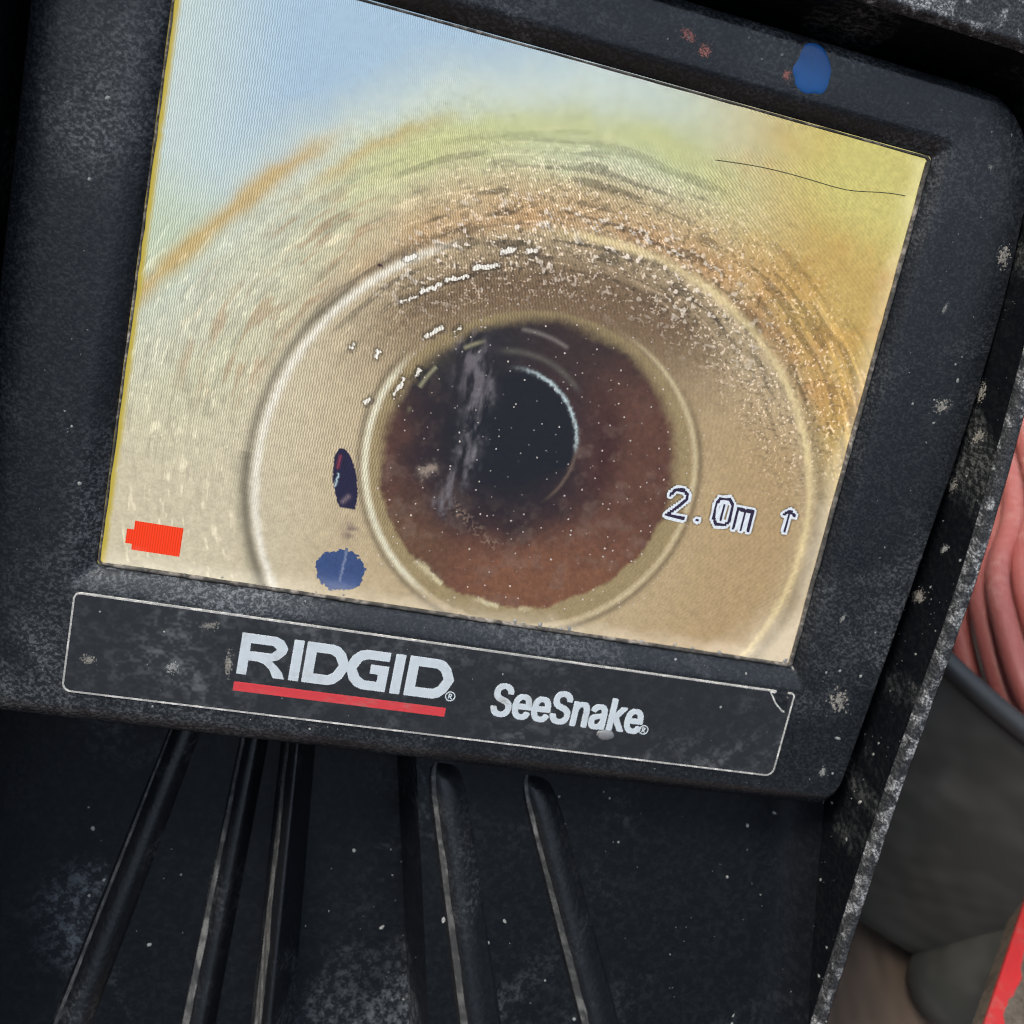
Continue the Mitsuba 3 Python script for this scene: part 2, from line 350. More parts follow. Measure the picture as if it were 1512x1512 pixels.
    for a, b in zip(pts[:-1], pts[1:]):
        smear = dr.minimum(smear, seg_dist(x + 1.6 * n2, y + 1.2 * n3, a, b))
    sm = fbm(x * 0.9, y * 0.35, 31.0, 4)
    hc = blend(hc, (126, 122, 128), gauss(smear, 1.5) * smoothstep(0.30, 0.75, sm) * 0.8)
    hc = blend(hc, (104, 98, 104), gauss(seg_dist(x + 1.5 * n2, y, (-9.5, 1.5), (-6.8, -7)), 2.4) * smoothstep(0.3, 0.7, sm) * 0.7)
    hc = blend(hc, (158, 142, 130), gauss(seg_dist(x + n2, y + n3, (-12.4, -21.5), (-11.0, -20.4)), 0.8) * 0.85)
    hc = blend(hc, (150, 128, 112), gauss(seg_dist(x + 2 * n2, y + 2 * n3, (-6.5, -25.5), (1.5, -31.0)), 0.7) * dr.clip(0.2 + 1.4 * n3, 0, 0.6))
    c = c * (1 - hole) + hc * hole
    rimlit = gauss(rb - 24.2, 0.45) * smoothstep(-1.2, -1.7, a2) * smoothstep(-2.5, -2.1, a2)
    c = blend(c, (208, 196, 160), rimlit * smoothstep(0.45, 0.6, noise(a2 * 12, 2.0, 0.0)))
    for a, b in GLINTS:
        gd = seg_dist(x, y, a, b) + 0.5 * n3 + 0.35 * n2
        c = c * (1 - 0.5 * gauss(gd - 0.45, 0.3))
        c = blend(c, (244, 240, 230), smoothstep(0.36, 0.14, gd) * 0.95)
    v1, _, w1 = voronoi(x * 0.55 + 3, y * 0.55)
    spark = smoothstep(0.10, 0.05, v1 * (0.6 + 1.5 * noise(x * 3, y * 3, 51.0))) * smoothstep(0.50, 0.75, w1) * smoothstep(34, 28, r2)
    c = blend(c, (220, 210, 205), spark * 0.85)
    # grit on the lens of the pipe camera
    th = dr.atan2(y + 39.2, x + 22.2)
    rr = dr.sqrt(dr.square((x + 22.2) / 3.95) + dr.square((y + 39.3) / 3.45)) + 0.16 * (noise(th * 1.4 + 5, 3.0, 1.0) - 0.5) + 0.16 * n3 + 0.10 * n2
    c = blend(c, (58, 80, 128), smoothstep(1.02, 0.97, rr))
    c = blend(c, (84, 104, 152), smoothstep(1.0, 0.9, rr) * smoothstep(-39, -42, y) * 0.7)
    c = blend(c, (150, 160, 190), smoothstep(1.0, 0.9, rr) * gauss(seg_dist(x + 0.3 * n3, y, (-21.9, -35.8), (-22.2, -41.0)), 0.22) * 0.6)
    tt = dr.clip((y + 19.9) / -9.3, 0, 1)
    half = 1.9 * dr.sqrt(dr.clip(tt, 0, 1)) * dr.sqrt(dr.clip(1.12 - tt, 0, 1)) * 1.75
    dx = dr.abs(x + 25.4 - 2.4 * tt + 0.25 * n3)
    drop = smoothstep(0.15, -0.1, dx - half) * smoothstep(-19.7, -20.1, y) * smoothstep(-29.4, -29.0, y)
    c = blend(c, (33, 30, 62), drop)
    c = blend(c, (150, 60, 78), 0.7 * drop * gauss(seg_dist(x, y, (-25.5, -21.2), (-25.6, -23.0)), 0.25))
    c = blend(c, (170, 190, 200), drop * gauss(seg_dist(x + 0.3 * n3, y, (-25.3, -24.0), (-25.5, -26.0)), 0.16))
    c = blend(c, (120, 106, 118), drop * gauss(seg_dist(x, y, (-23.9, -28.2), (-23.2, -27.3)), 0.4) * 0.8)
    c = blend(c, (112, 92, 92), gauss(dr.sqrt(dr.square(x + 22.0) + dr.square(y + 32.8)), 1.5) * dr.clip(0.5 + 1.2 * n2, 0, 0.8))
    c = blend(c, (60, 30, 40), gauss(dr.sqrt(dr.square((x + 24.6) / 1.3) + dr.square(y - 8.4)) + 0.5 * n3, 0.42))
    # the screen's pixel columns and rows
    fx = 320.0 / 116.0
    cyc = 1.75 * x - 0.009 * dr.square(x - 6.0) + 0.021 * dr.square(y + 8.0) * smoothstep(-46, 4, x)
    ph = 2 * math.pi * cyc
    row = 2 * math.pi * y / 1.05
    amp = 0.36 * dr.clip(smoothstep(34, -20, x) + 0.8 * smoothstep(14, 34, y) * smoothstep(58, 24, x), 0.16, 1) * (1 - 0.8 * hole) * smoothstep(-44, -20, y + 0.3 * (x + 20))
    grid = dr.cos(ph + 0.9 * dr.sin(row)) * (0.85 + 0.15 * dr.cos(row))
    fine = noise(x * 3.6, y * 3.6, 61.0) + 0.7 * noise(x * 1.3, y * 1.3, 63.0) - 0.85
    c = c * (1 + 0.20 * fine * (1 - 0.6 * blue)) * (1 + amp * grid)
    # on-screen display: red battery and distance
    qx, qy = (dr.floor(x * fx) + 0.5) / fx, (dr.floor(y * fx) + 0.5) / fx
    bat = ((x > -54.0) & (x < -46.9) & (y > -41.1) & (y < -36.5)) | ((x > -55.0) & (x <= -54.0) & (y > -40.2) & (y < -37.9))
    c = dr.select(bat, mi.Color3f(*S(252, 62, 14)) * (1 + 0.22 * dr.cos(ph)), c)
    d = mi.Float(9.0)
    for line in OSD:
        for a, b in zip(line[:-1], line[1:]):
            d = dr.minimum(d, seg_dist(qx * 0.6 + x * 0.4, qy * 0.6 + y * 0.4, a, b))
    c = c * (1 - 0.45 * smoothstep(1.05, 0.75, d))
    c = dr.select(d < 0.70, mi.Color3f(*S(228, 236, 246)) * (1 + 0.08 * dr.cos(ph)), c)
    c = dr.select(d < 0.27, mi.Color3f(*S(44, 34, 62)), c)
    edge = smoothstep(-57.0, -58.0, x + 0.2 * n2)
    c = blend(c, (196, 176, 70), edge)  # yellow reflection at the foot of the bevel, painted into the picture
    return dr.maximum(c, 0.0) * SCREEN_GAIN


SCREEN_GAIN = 0.93 / 2 ** exposure


def screen_dust(p, n, uv):
    x, y = mi.Float(uv.x), mi.Float(uv.y)
    a = fbm(x * 0.3, y * 0.3, 5.0, 4)
    t = 0.5 * smoothstep(-40.5, -43.8, y + 2.5 * (a - 0.5)) + 0.5 * smoothstep(54.5, 58.2, x + 3 * (a - 0.5)) + 0.8 * smoothstep(18, 5, dr.sqrt(dr.square(x - 58) + dr.square((y + 44) * 1.6)) + 8 * (a - 0.5))
    t = dr.clip(t, 0, 0.75)
    return mix((0.012, 0.012, 0.013), (0.40, 0.37, 0.32), t)


scene["screen_glass"] = {"type": "principled", "base_color": proc(screen_dust), "roughness": 0.2, "specular": 0.22}

# ================================================================ the monitor
M = "inspection_monitor"
labels[M] = {"label": "black plastic monitor in a ribbed case, its lit screen showing a brown pipe", "category": "monitor"}

# --- screen
sx = np.linspace(-58.6, 58.6, 3)
g = np.array([[x, y, 0.0] for y in np.linspace(-44.2, 44.2, 3) for x in sx])
q = np.array([[j * 3 + i, j * 3 + i + 1, (j + 1) * 3 + i + 1, (j + 1) * 3 + i] for j in range(2) for i in range(2)])
scr = add("screen", (g, q), "screen_glass", M, uv=g[:, :2], label="lit colour screen showing a pipe, a red battery mark and the distance 2.0m")
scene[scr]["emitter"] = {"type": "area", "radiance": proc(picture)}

# --- bezel: one lofted moulding
HF = 2.2                                             # height of the bezel's face above the screen
B = [loop(-77, 78.4, -70.2, 56.2, [6, 6, 15, 8], -15), loop(-76.8, 78.2, -70.0, 56.1, [6, 6, 15, 8], -1.6), loop(-76.0, 78.0, -69.6, 55.7, [6, 6, 15, 8], 0.0),
     loop(-74.0, 77.8, -68.8, 55.1, [5, 5, 14, 8], 1.2), loop(-71.2, 77.5, -67.6, 54.3, [4, 4, 13, 7], 1.9), loop(-68.6, 77.1, -66.4, 53.5, [3, 3, 12, 6], HF),
     loop(-65.0, 63.5, -47.9, 49.2, 1.4, HF), loop(-62.7, 60.9, -47.6, 46.9, 1.2, 2.17), loop(-61.9, 60.4, -47.1, 46.3, 1.0, 2.02), loop(-60.9, 59.9, -46.3, 45.7, 0.8, 1.65), loop(-59.8, 59.3, -45.2, 44.9, 0.7, 1.05),
     loop(-58.6, 58.6, -44.2, 43.95, 0.6, 0.2), loop(-58.55, 58.4, -44.1, 43.85, 0.6, -0.6)]


def taper(v):
    v = v.copy()
    k = np.clip((v[:, 0] - 66) / 12, 0, 1)
    v[:, 0] -= k * (4.6 * np.clip((10 - v[:, 1]) / 78, 0, 1) ** 1.3 + 3.0 * np.clip((v[:, 1] - 20) / 34, 0, 1) ** 1.5)
    return v


bv, bf = loft(B)
add("bezel", (taper(bv), bf), "bezel_plastic", M, smooth=28, label="speckled black plastic bezel round the screen")

# --- the dirt-filled seal round the screen
gl = loop(-58.35, 58.15, -43.95, 43.6, 0.7, 0.18, n=40)
wob = 0.10 * (meshkit.noise(gl * 0.6, 2) - 0.5)
gl[:, :2] *= (1 + wob[:, None] * 0.02)
add("screen_seal", tube(gl, 0.30 + 0.12 * meshkit.noise(gl * 0.8, 5) + 0.06 * (gl[:, 0] > 57.5) - 0.16 * ((gl[:, 0] < -57.5) | (gl[:, 1] > 43)), 8, closed=True), "gasket_dirt", M, smooth=True, label="thin dusty seal along the edge of the screen")

# --- name plate
plate = Polygon(loop(-60.4, 58.2, -63.4, -47.55, [1.4, 1.6, 0.7, 1.0], 0)[:, :2])
tear = Polygon([(53.6, -47.9), (55.0, -48.1), (57.0, -48.4), (57.5, -51.2), (56.6, -51.0), (55.0, -49.7)])
PS, PX, PY, PZ = 1.0125, 0.36, -0.03, HF - 4.0       # the plate's scale and place on the face


def on_face(m):
    v = np.array(m.vertices)
    v[:, 0], v[:, 1], v[:, 2] = v[:, 0] * PS + PX, v[:, 1] * PS + PY, v[:, 2] + PZ
    return trimesh.Trimesh(v, m.faces, process=False)


P_ = add("name_plate", on_face(extrude(plate.buffer(-0.28).difference(tear.buffer(0.05)), 3.96, 4.30)), "plate_film", M, label="scuffed dark grey name plate with a torn upper right corner")
bl, bm = plate, plate.buffer(-0.27)
add("plate_border", on_face(extrude(bl.difference(bm).difference(box(54.6, -48.2, 56.9, -47)), 3.97, 4.36)), "plate_edge", P_)
tb = tear.buffer(0.22).difference(tear.buffer(-0.05)).difference(box(54.4, -48.4, 57.4, -47)).difference(box(57.0, -52, 59, -47))
add("torn_edge", on_face(extrude(tb, 4.0, 4.38)), "plate_edge", P_)


def R_(x):
    o = Polygon([(x, -56.95), (x, -50.3), (x + 5.2, -50.3), (x + 6.3, -50.75), (x + 7.1, -51.9), (x + 6.9, -52.8), (x + 5.9, -53.9), (x + 4.9, -54.3), (x + 6.0, -55.2), (x + 6.75, -56.0), (x + 7.2, -56.95), (x + 5.55, -56.95), (x + 4.9, -55.7), (x + 3.9, -54.85), (x + 2.8, -54.55), (x + 1.4, -54.55), (x + 1.4, -56.95)])
    return o.difference(Polygon([(x + 1.4, -51.7), (x + 4.9, -51.7), (x + 5.6, -52.3), (x + 4.8, -53.15), (x + 1.4, -53.15)]).buffer(-0.1).buffer(0.1))


def D_(x, w):
    o = Polygon([(x, -56.95), (x, -50.3), (x + w - 2.9, -50.3), (x + w - 1.9, -50.55), (x + w - 0.9, -51.5), (x + w, -53.5), (x + w - 0.9, -55.6), (x + w - 1.9, -56.6), (x + w - 2.9, -56.95)])
    return o.difference(Polygon([(x + 1.5, -51.75), (x + w - 3.1, -51.75), (x + w - 2.3, -52.2), (x + w - 1.6, -53.5), (x + w - 2.3, -54.9), (x + w - 3.1, -55.45), (x + 1.5, -55.45)]))


def G_():
    return Polygon([(-12.4, -50.35), (-16.1, -50.35), (-17.2, -50.7), (-18.2, -51.6), (-19.0, -53.5), (-18.2, -55.5), (-17.2, -56.5), (-16.1, -56.9), (-12.3, -56.9), (-12.3, -52.7), (-15.1, -52.7), (-15.1, -54.1), (-13.75, -54.1), (-13.75, -55.5), (-15.8, -55.5), (-16.7, -54.9), (-17.4, -53.6), (-16.7, -52.2), (-15.8, -51.75), (-12.4, -51.75)])


word = shapely.union_all([R_(-35.45), box(-27.5, -56.95, -26.05, -50.3), D_(-25.45, 6.95), G_(), box(-11.45, -56.95, -9.95, -50.35), D_(-9.15, 7.6)]).buffer(0.06, join_style=1)
add("brand_lettering", on_face(extrude(word, 4.29, 4.40)), "print_silver", P_, label="large pale letters RIDGID above a red bar")
add("underline_bar", on_face(extrude(box(-35.6, -59.85, -1.9, -58.35), 4.29, 4.39)), "print_red", P_, label="bright red bar under the large letters")
tm = meshkit.text_mesh("SeeSnake", 10.0, 0.12, bold=True)
tv = np.array(tm.vertices)
lo, hi = tv.min(0), tv.max(0)
tv[:, 0] = 5.5 + (tv[:, 0] - lo[0]) / (hi[0] - lo[0]) * 26.3
tv[:, 1] = -58.75 + (tv[:, 1] - lo[1]) / (hi[1] - lo[1]) * 6.0
tv[:, 2] = 4.28 + (tv[:, 2] - lo[2])
add("product_lettering", on_face(trimesh.util.concatenate([trimesh.Trimesh(tv + np.array([dx_, 0, dz_]), tm.faces, process=False) for dx_, dz_ in ((-0.14, 0.0), (0.0, 0.012), (0.14, 0.024))])), "print_silver", P_, label="smaller pale word SeeSnake")


def reg(x, y, s=1.0):
    ring = Point(x, y).buffer(0.85 * s).difference(Point(x, y).buffer(0.68 * s))
    r = shapely.union_all([box(x - 0.30 * s, y - 0.42 * s, x - 0.13 * s, y + 0.42 * s), LineString([(x - 0.2 * s, y + 0.34 * s), (x + 0.15 * s, y + 0.34 * s), (x + 0.22 * s, y + 0.18 * s), (x + 0.13 * s, y), (x - 0.2 * s, y), (x + 0.28 * s, y - 0.42 * s)]).buffer(0.08 * s)])
    return extrude(ring.union(r), 4.29, 4.37)


add("registered_mark", on_face(reg(-1.6, -56.25)), "print_silver", P_)
add("registered_mark", on_face(reg(32.4, -57.75)), "print_silver", P_)

# --- the case: side wall, rim and sloped front below the bezel
A = 0.33


def slope_z(y):
    return -12 - A * (y + 66)


def wall_x(y):
    """The right side wall is slightly bowed."""
    return 0.5 * sum(np.interp(y + d_, [-150, -106, -77, -53, -38, -12, 9, 32], [76.6, 76.7, 76.9, 77.7, 79.0, 79.8, 78.9, 78.0]) for d_ in (-8, 8))


def wall_path():
    """The opening's inner outline, from the lower right up and round the top to the lower left."""
    pts = [(76.6, -150.0)]
    for y in np.linspace(-140, 30, 40):
        pts.append((wall_x(y), y))
    for t in np.linspace(0, math.pi / 2, 14)[1:]:
        pts.append((62.0 + 16.1 * math.cos(t), 40.0 + 19.3 * math.sin(t)))
    for x in np.linspace(58, -60, 30):
        pts.append((x, 59.3))
    for t in np.linspace(math.pi / 2, math.pi, 14)[1:]:
        pts.append((-62 - 19.3 * math.cos(math.pi - t) * 1.0, 40.0 + 19.3 * math.sin(t)))
    for y in np.linspace(38, -150, 40):
        pts.append((-81.3, y))
    return np.array(pts)


wp = wall_path()
tg = np.gradient(wp, axis=0)
tg /= np.linalg.norm(tg, axis=1, keepdims=True)
out = np.stack([tg[:, 1], -tg[:, 0]], 1)          # away from the opening
wide = 1.9 + 15.0 * np.clip((wp[:, 1] - 28) / 28, 0, 1) ** 2
prof = [(-2.6, -26), (-1.5, -11), (-0.6, 3.0), (-0.15, 8.6), (0.35, 9.7), (1.0, 10.1), ("w", 10.1), ("w1", 9.5), ("w2", 8.0), ("w3", -40), ("w3", -100)]


def sweep(profile):
    rows = []
    for o, z in profile:
        off = {"w": wide, "w1": wide + 0.6, "w2": wide + 0.9, "w3": wide + 0.9}.get(o, None) if isinstance(o, str) else np.full(len(wp), o)
        zz = z + (0.25 * (meshkit.noise(np.c_[wp * 0.35, np.full(len(wp), z)], 4) - 0.5) if z > 9 else 0)
        rows.append(np.c_[wp + out * off[:, None], np.full(len(wp), 1.0) * zz])
    k = len(wp)
    v = np.concatenate(rows)
    i = np.arange(k - 1)
    f = np.concatenate([np.stack([j * k + i, (j + 1) * k + i, (j + 1) * k + i + 1, j * k + i + 1], 1) for j in range(len(rows) - 1)])
    return v, f


# split: dark inner wall, scuffed rim
add("case_wall", sweep(prof[:4]), "case_plastic", M, smooth=40, label="glossy black inner wall of the case, splashed with mud")
add("case_rim", sweep(prof[3:]), "rim_plastic", M, smooth=40, label="scuffed and dusty rim of the case")

# floor of the tray behind the bezel, and the sloped front
back = np.array([[-84, -70, -16], [84, -70, -16], [84, 62, -16], [-84, 62, -16]], float)
add("case_tray", (back, np.array([[0, 1, 2, 3]])), "case_plastic", M)

xs = np.concatenate([np.linspace(-84, 70, 110), np.linspace(71, 77.2, 14)])
vs = np.linspace(0, 1, 70)


def fan(x0, x1, v):
    return x0 + (x1 - x0) * v


def front(x, v):
    y = -62 - 78 * v
    z = slope_z(y)
    # step down left of the groove, panel, deeper bay to the left
    s = (x - fan(-5.5, 11.5, v))
    z -= 15.0 * np.clip(-s / 3.0, 0, 1)
    s2 = (x - fan(-25.0, -19.8, v))
    z -= 8.0 * np.clip(-s2 / 3.0, 0, 1)
    # concave run-up to the right wall
    k = np.clip((x - 68) / 10, 0, 1)
    z += 9.0 * k ** 2.6
    # run-out into the shade under the bezel
    z -= 9.0 * np.clip((0.10 - v) / 0.10, 0, 1) ** 2
    return y, z


nodes = lambda v: np.array([-84, fan(-25.0, -19.8, v) - 3, fan(-25.0, -19.8, v), fan(-5.5, 11.5, v) - 3, fan(-5.5, 11.5, v), 70, 77.2])
n0 = nodes(0.0)
xs = np.unique(np.concatenate([n0, xs]))
gv = np.repeat(vs[:, None], len(xs), 1)
gx = np.stack([np.interp(xs, n0, nodes(v)) for v in vs])
gy, gz = front(gx, gv)
gz += 0.5 * (meshkit.fbm(np.stack([gx * 0.04, gy * 0.04, gx * 0], -1), 3, 8) - 0.5)
n_ = len(xs)
ii, jj = np.meshgrid(np.arange(n_ - 1), np.arange(len(vs) - 1))
k0 = (jj * n_ + ii).ravel()
add("case_front", (np.stack([gx, gy, gz], -1).reshape(-1, 3), np.stack([k0, k0 + n_, k0 + n_ + 1, k0 + 1], 1)[:, ::-1]), "front_plastic", M, smooth=35, label="glossy black moulded front of the case below the screen")


def rib(x0, x1, v0, v1, w0, w1, h, skew=0.0, label=None):
    """A soft moulded ridge running down the front, its sides blending into the panel; a highlight is painted as a pale strip along its left side."""
    n, m = 60, 17
    rows, fl = [], []
    for k, v in enumerate(np.linspace(v0, v1, n)):
        w = w0 + (w1 - w0) * v
        e = math.sqrt(max(0.0, 1 - max(0, 1 - k / 6.0) ** 2))
        c = fan(x0, x1, v)
        u = np.linspace(-1, 1, m)
        b = np.cos(np.pi / 2 * np.sign(u - skew) * np.abs((u - skew) / np.where(u > skew, 1 - skew, 1 + skew))) ** 1.35
        xx = c + u * w * (0.55 + 0.45 * e)
        y, z = front(xx, v)
        base = np.linspace(z[0], z[-1], m)
        zz = np.maximum(base, z) + h * e * np.clip(b, 0, 1)
        zz[[0, -1]] = z[[0, -1]] - 0.4
        rows.append(np.c_[xx, np.full(m, y), zz])
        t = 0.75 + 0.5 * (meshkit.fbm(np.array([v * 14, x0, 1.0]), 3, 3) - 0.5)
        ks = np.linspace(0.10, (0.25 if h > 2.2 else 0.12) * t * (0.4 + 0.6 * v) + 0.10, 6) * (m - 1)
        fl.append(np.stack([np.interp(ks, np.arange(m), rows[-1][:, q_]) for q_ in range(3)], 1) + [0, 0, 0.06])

    def strip(r):
        r = np.array(r, float)
        mm_ = r.shape[1]
        i, j = np.meshgrid(np.arange(mm_ - 1), np.arange(len(r) - 1))
        k = (j * mm_ + i).ravel()
        return r.reshape(-1, 3), np.stack([k, k + 1, k + mm_ + 1, k + mm_], 1)

    key = add("rib", strip(rows), "rib_plastic", M, smooth=50, label=label)
    add("painted_highlight", strip(fl), "rib_highlight_grey", key, smooth=60)  # pale strip: the rib's highlight put in as colour


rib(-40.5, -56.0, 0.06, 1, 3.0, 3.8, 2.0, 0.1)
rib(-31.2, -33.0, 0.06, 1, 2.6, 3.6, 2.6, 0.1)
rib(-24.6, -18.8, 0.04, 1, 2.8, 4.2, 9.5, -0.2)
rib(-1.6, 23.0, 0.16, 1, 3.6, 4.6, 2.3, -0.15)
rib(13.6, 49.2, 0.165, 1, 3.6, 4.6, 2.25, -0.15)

# ================================================================ mud, paint and a hair
FZ = [0, 0, 1]
for (x, y, rx, ry, a, mat) in [(70.2, 5.6, 1.9, 1.3, 0.5, "mud_beige"), (66.7, 43.7, 0.55, 0.45, 0, "mud_pale"), (67.0, -48.0, 2.2, 2.6, 0.4, "mud_beige"), (67.7, -61.5, 0.6, 1.3, 0.05, "mud_pale"),
                               (-33.1, -65.3, 1.0, 0.9, 0, "mud_beige"), (65.8, 21, 0.35, 1.1, -0.2, "mud_pale"), (63.2, -33.0, 0.4, 1.0, -0.3, "mud_pale"), (73.5, 31.0, 1.3, 2.2, 0.2, "mud_beige")]:
    x, y = x * PS + PX, y * PS + PY
    z = HF if y > -66 else 2.0
    add("mud_splat", splat((x, y, z), FZ, rx, ry, int(x * 7 + y) % 97, a), mat, M, smooth=True)
for (y, zz, rx, ry, a, mat) in [(9.5, 2.0, 2.0, 1.2, 0.3, "mud_beige"), (2.0, 4.0, 1.1, 1.9, 0.6, "mud_beige"), (-7.0, 1.0, 1.4, 1.0, 0.2, "mud_beige"), (-18.0, 3.5, 0.7, 1.1, 0.8, "mud_pale"), (-27.5, 1.0, 1.5, 1.8, 0.4, "mud_beige")]:
    add("mud_splat", splat((wall_x(y) - 0.7 + 0.045 * (zz - 3) * 1.0, y, zz), [-1, 0, 0.1], rx, ry, int(y * 5) % 89, a), mat, M, smooth=True)
sa = np.linspace(0, 2 * math.pi, 48, endpoint=False)
sr = 3.2 + 1.1 * (meshkit.noise(np.c_[2 * np.cos(sa), 2 * np.sin(sa), sa * 0], 4) - 0.5) + 0.8 * np.clip(np.cos(sa - math.radians(97)), 0, 1) ** 4
rows_ = [np.c_[34.0 + sr * q_ * np.cos(sa), 50.1 + sr * q_ * np.sin(sa), np.full(48, HF + 0.02 + 0.22 * (1 - q_ ** 4))] for q_ in (1.03, 0.97, 0.88, 0.7, 0.4, 0.0005)]
rows_[0][:, 2] = HF - 0.05
spot = loft(rows_)
add("paint_spot", spot, "paint_blue", M, smooth=True, label="bright blue spot of paint on the top of the bezel")
for (x, y, rx, ry, a) in [(13.6, 49.3, 1.7, 0.9, -0.4), (16.6, 47.9, 1.3, 1.1, 0.5), (30.3, 47.7, 0.8, 1.0, 0.2), (32.4, 48.4, 0.6, 0.5, 0.0)]:
    add("paint_fleck", splat((x, y + 1.2, HF), FZ, rx, ry, int(x * 10) % 91, a), "paint_pink", M, smooth=True)
for (x, y, rx, ry, a, mat) in [(-45.2, -58.2, 1.3, 1.0, 0.3, "mud_pale"), (-37.0, -56.2, 0.7, 2.6, 0.1, "mud_beige"), (-57.5, -58.6, 1.3, 0.9, 0.0, "mud_beige"), (-40.5, -50.6, 1.6, 0.7, 0.2, "mud_beige")]:
    add("mud_splat", splat((x, y, 4.30 + PZ), FZ, rx, ry, int(-x * 11) % 83, a), mat, M, smooth=True)
sc_ = np.array([(60.6, -55.0), (61.3, -56.6), (61.6, -57.5), (61.5, -58.6), (62.3, -60.2)])
add("scratch", tube(np.c_[sc_, np.full(5, HF - 0.02)], [0.05, 0.16, 0.2, 0.2, 0.05], 8), "rib_plastic", M, smooth=True, label="short black gouge beside the name plate")
add("dried_droplet", blob((26.0 * PS + PX, -59.5 * PS + PY, 4.30 + PZ), FZ, 1.5, 0.95, 0.45, 5, 0, sub=3, rough=0.08), "droplet_grey", M, smooth=True, label="dried grey droplet below the smaller word")
plastic("droplet_grey", (0.22, 0.225, 0.23), 0.25, 0.6)


def flecks(points, normals, lo, hi, seed):
    r = np.random.default_rng(seed)
    out_ = []
    for p, n in zip(points, normals):
        s = lo + (hi - lo) * r.random() ** 5
        out_.append(blob(p, n, s * (1 + 1.4 * r.random() ** 3), s, 0.35 * s, int(r.integers(1000)), r.random() * 3.1, sub=1))
    return trimesh.util.concatenate(out_)


r = np.random.default_rng(21)
pts, nr = [], []
for _ in range(50):      # right and top of the bezel face
    pts.append((r.uniform(61.5, 73.5), r.uniform(-64, 46), HF)); nr.append(FZ)
for _ in range(22):
    pts.append((r.uniform(-70, -62), r.uniform(-62, 46), HF)); nr.append(FZ)
for _ in range(24):
    pts.append((r.uniform(10, 70), r.uniform(49.2, 52.6), HF)); nr.append(FZ)
for _ in range(26):      # name plate
    pts.append((r.uniform(-58, 57), r.uniform(-63, -49), 4.30 + PZ)); nr.append(FZ)
for _ in range(45):      # lower inner bevel
    t = r.random()
    pts.append((r.uniform(-57, 57), -44.4 - 1.9 * t, 0.35 + 1.3 * t)); nr.append((0, 0.6, 0.8))
for _ in range(14):      # bottom roll of the bezel
    pts.append((r.uniform(-60, 70), r.uniform(-66.2, -64.9), HF)); nr.append(FZ)
for _ in range(120):     # inner wall on the right
    y, z = r.uniform(-100, 30), r.uniform(-6, 9)
    if z < slope_z(y) + 1:
        continue
    pts.append((wall_x(y) - 0.75 + 0.06 * (z - 2), y, z)); nr.append((-1, 0, 0.1))
for _ in range(70):     # front of the case
    x, v = 18 + 62 * r.random() ** 0.9, r.uniform(0.12, 0.85)
    y, z = front(np.array([x]), v)
    pts.append((x, float(y), float(z[0]) + 0.05)); nr.append((0, A, 1))
for _ in range(60):
    x, v = r.uniform(-60, 18), r.uniform(0.45, 0.85)
    y, z = front(np.array([x]), v)
    pts.append((x, float(y), float(z[0]) + 0.05)); nr.append((0, A, 1))
for _ in range(70):      # grit caught along the lower edge of the screen
    pts.append((r.uniform(-57, 57), r.uniform(-43.9, -43.2), 0.15)); nr.append(FZ)
add("mud_flecks", flecks(pts, nr, 0.055, 0.36, 5), "mud_pale", M, smooth=True, kind="stuff", label="tiny pale flecks of dried mud spattered over the plastic")

hx = np.array([(23.0, 35.0), (28.0, 35.5), (33.5, 35.8), (40.0, 35.75), (45.5, 35.7), (50.1, 36.4), (55.8, 37.1)])
tt_ = np.linspace(0, 1, 40)
from scipy.interpolate import CubicSpline
cs = CubicSpline(np.linspace(0, 1, len(hx)), hx)
hp = np.c_[cs(tt_), 0.16 + 0.05 * np.sin(tt_ * 9)]
add("hair", tube(hp, 0.075, 6), "hair_dark", smooth=True, label="thin dark hair stuck to the upper right of the lit screen", cat="hair")

# ================================================================ behind: drum, cable, board, ground (world mm, z up)
plastic("drum_plastic", dusty((0.08, 0.085, 0.08), (0.32, 0.315, 0.295), 0.36, 0.80, 0.020, 0.07, 0.2), 0.5, 0.5)
plastic("drum_rim", dusty((0.035, 0.035, 0.036), (0.13, 0.128, 0.12), 0.40, 0.8, 0.03, 0.2), 0.30, 0.5)
plastic("cable_red", dusty((0.38, 0.105, 0.092), (0.46, 0.24, 0.21), 0.35, 0.8, 0.06, 0.6), 0.42, 0.5)
plastic("red_paint", dusty((0.52, 0.025, 0.028), (0.42, 0.12, 0.10), 0.4, 0.8, 0.12, 0.6), 0.5)


def board_color(p, n, uv):
    q = mm(p)
    g_ = noise(q.x * 0.7, q.y * 0.7, q.z * 0.15)
    h_ = noise(q.x * 2.1, q.y * 2.1, q.z * 0.5)
    return mix((0.05, 0.04, 0.032), (0.20, 0.165, 0.135), dr.clip(0.5 * g_ + 0.6 * h_ - 0.1, 0, 1))


plastic("worn_board", proc(board_color), 0.85, 0.2)


def ground_color(p, n, uv):
    q = mm(p)
    a = fbm(q.x * 0.02, q.y * 0.02, 0.0, 4)
    b = noise(q.x * 0.3, q.y * 0.06, 0.0)
    return mix((0.075, 0.05, 0.038), (0.24, 0.175, 0.135), smoothstep(0.3, 0.72, a + 0.15 * (b - 0.5)))


plastic("ground_mat", proc(ground_color), 0.8, 0.2)
GZ = -190.0
add("ground", (np.array([[-9000, -9000, GZ], [9000, -9000, GZ], [9000, 9000, GZ], [-9000, 9000, GZ]], float), np.array([[0, 1, 2, 3]])), "ground_mat", kind="structure", label="brown dusty ground under the case and the drum", dev=False)

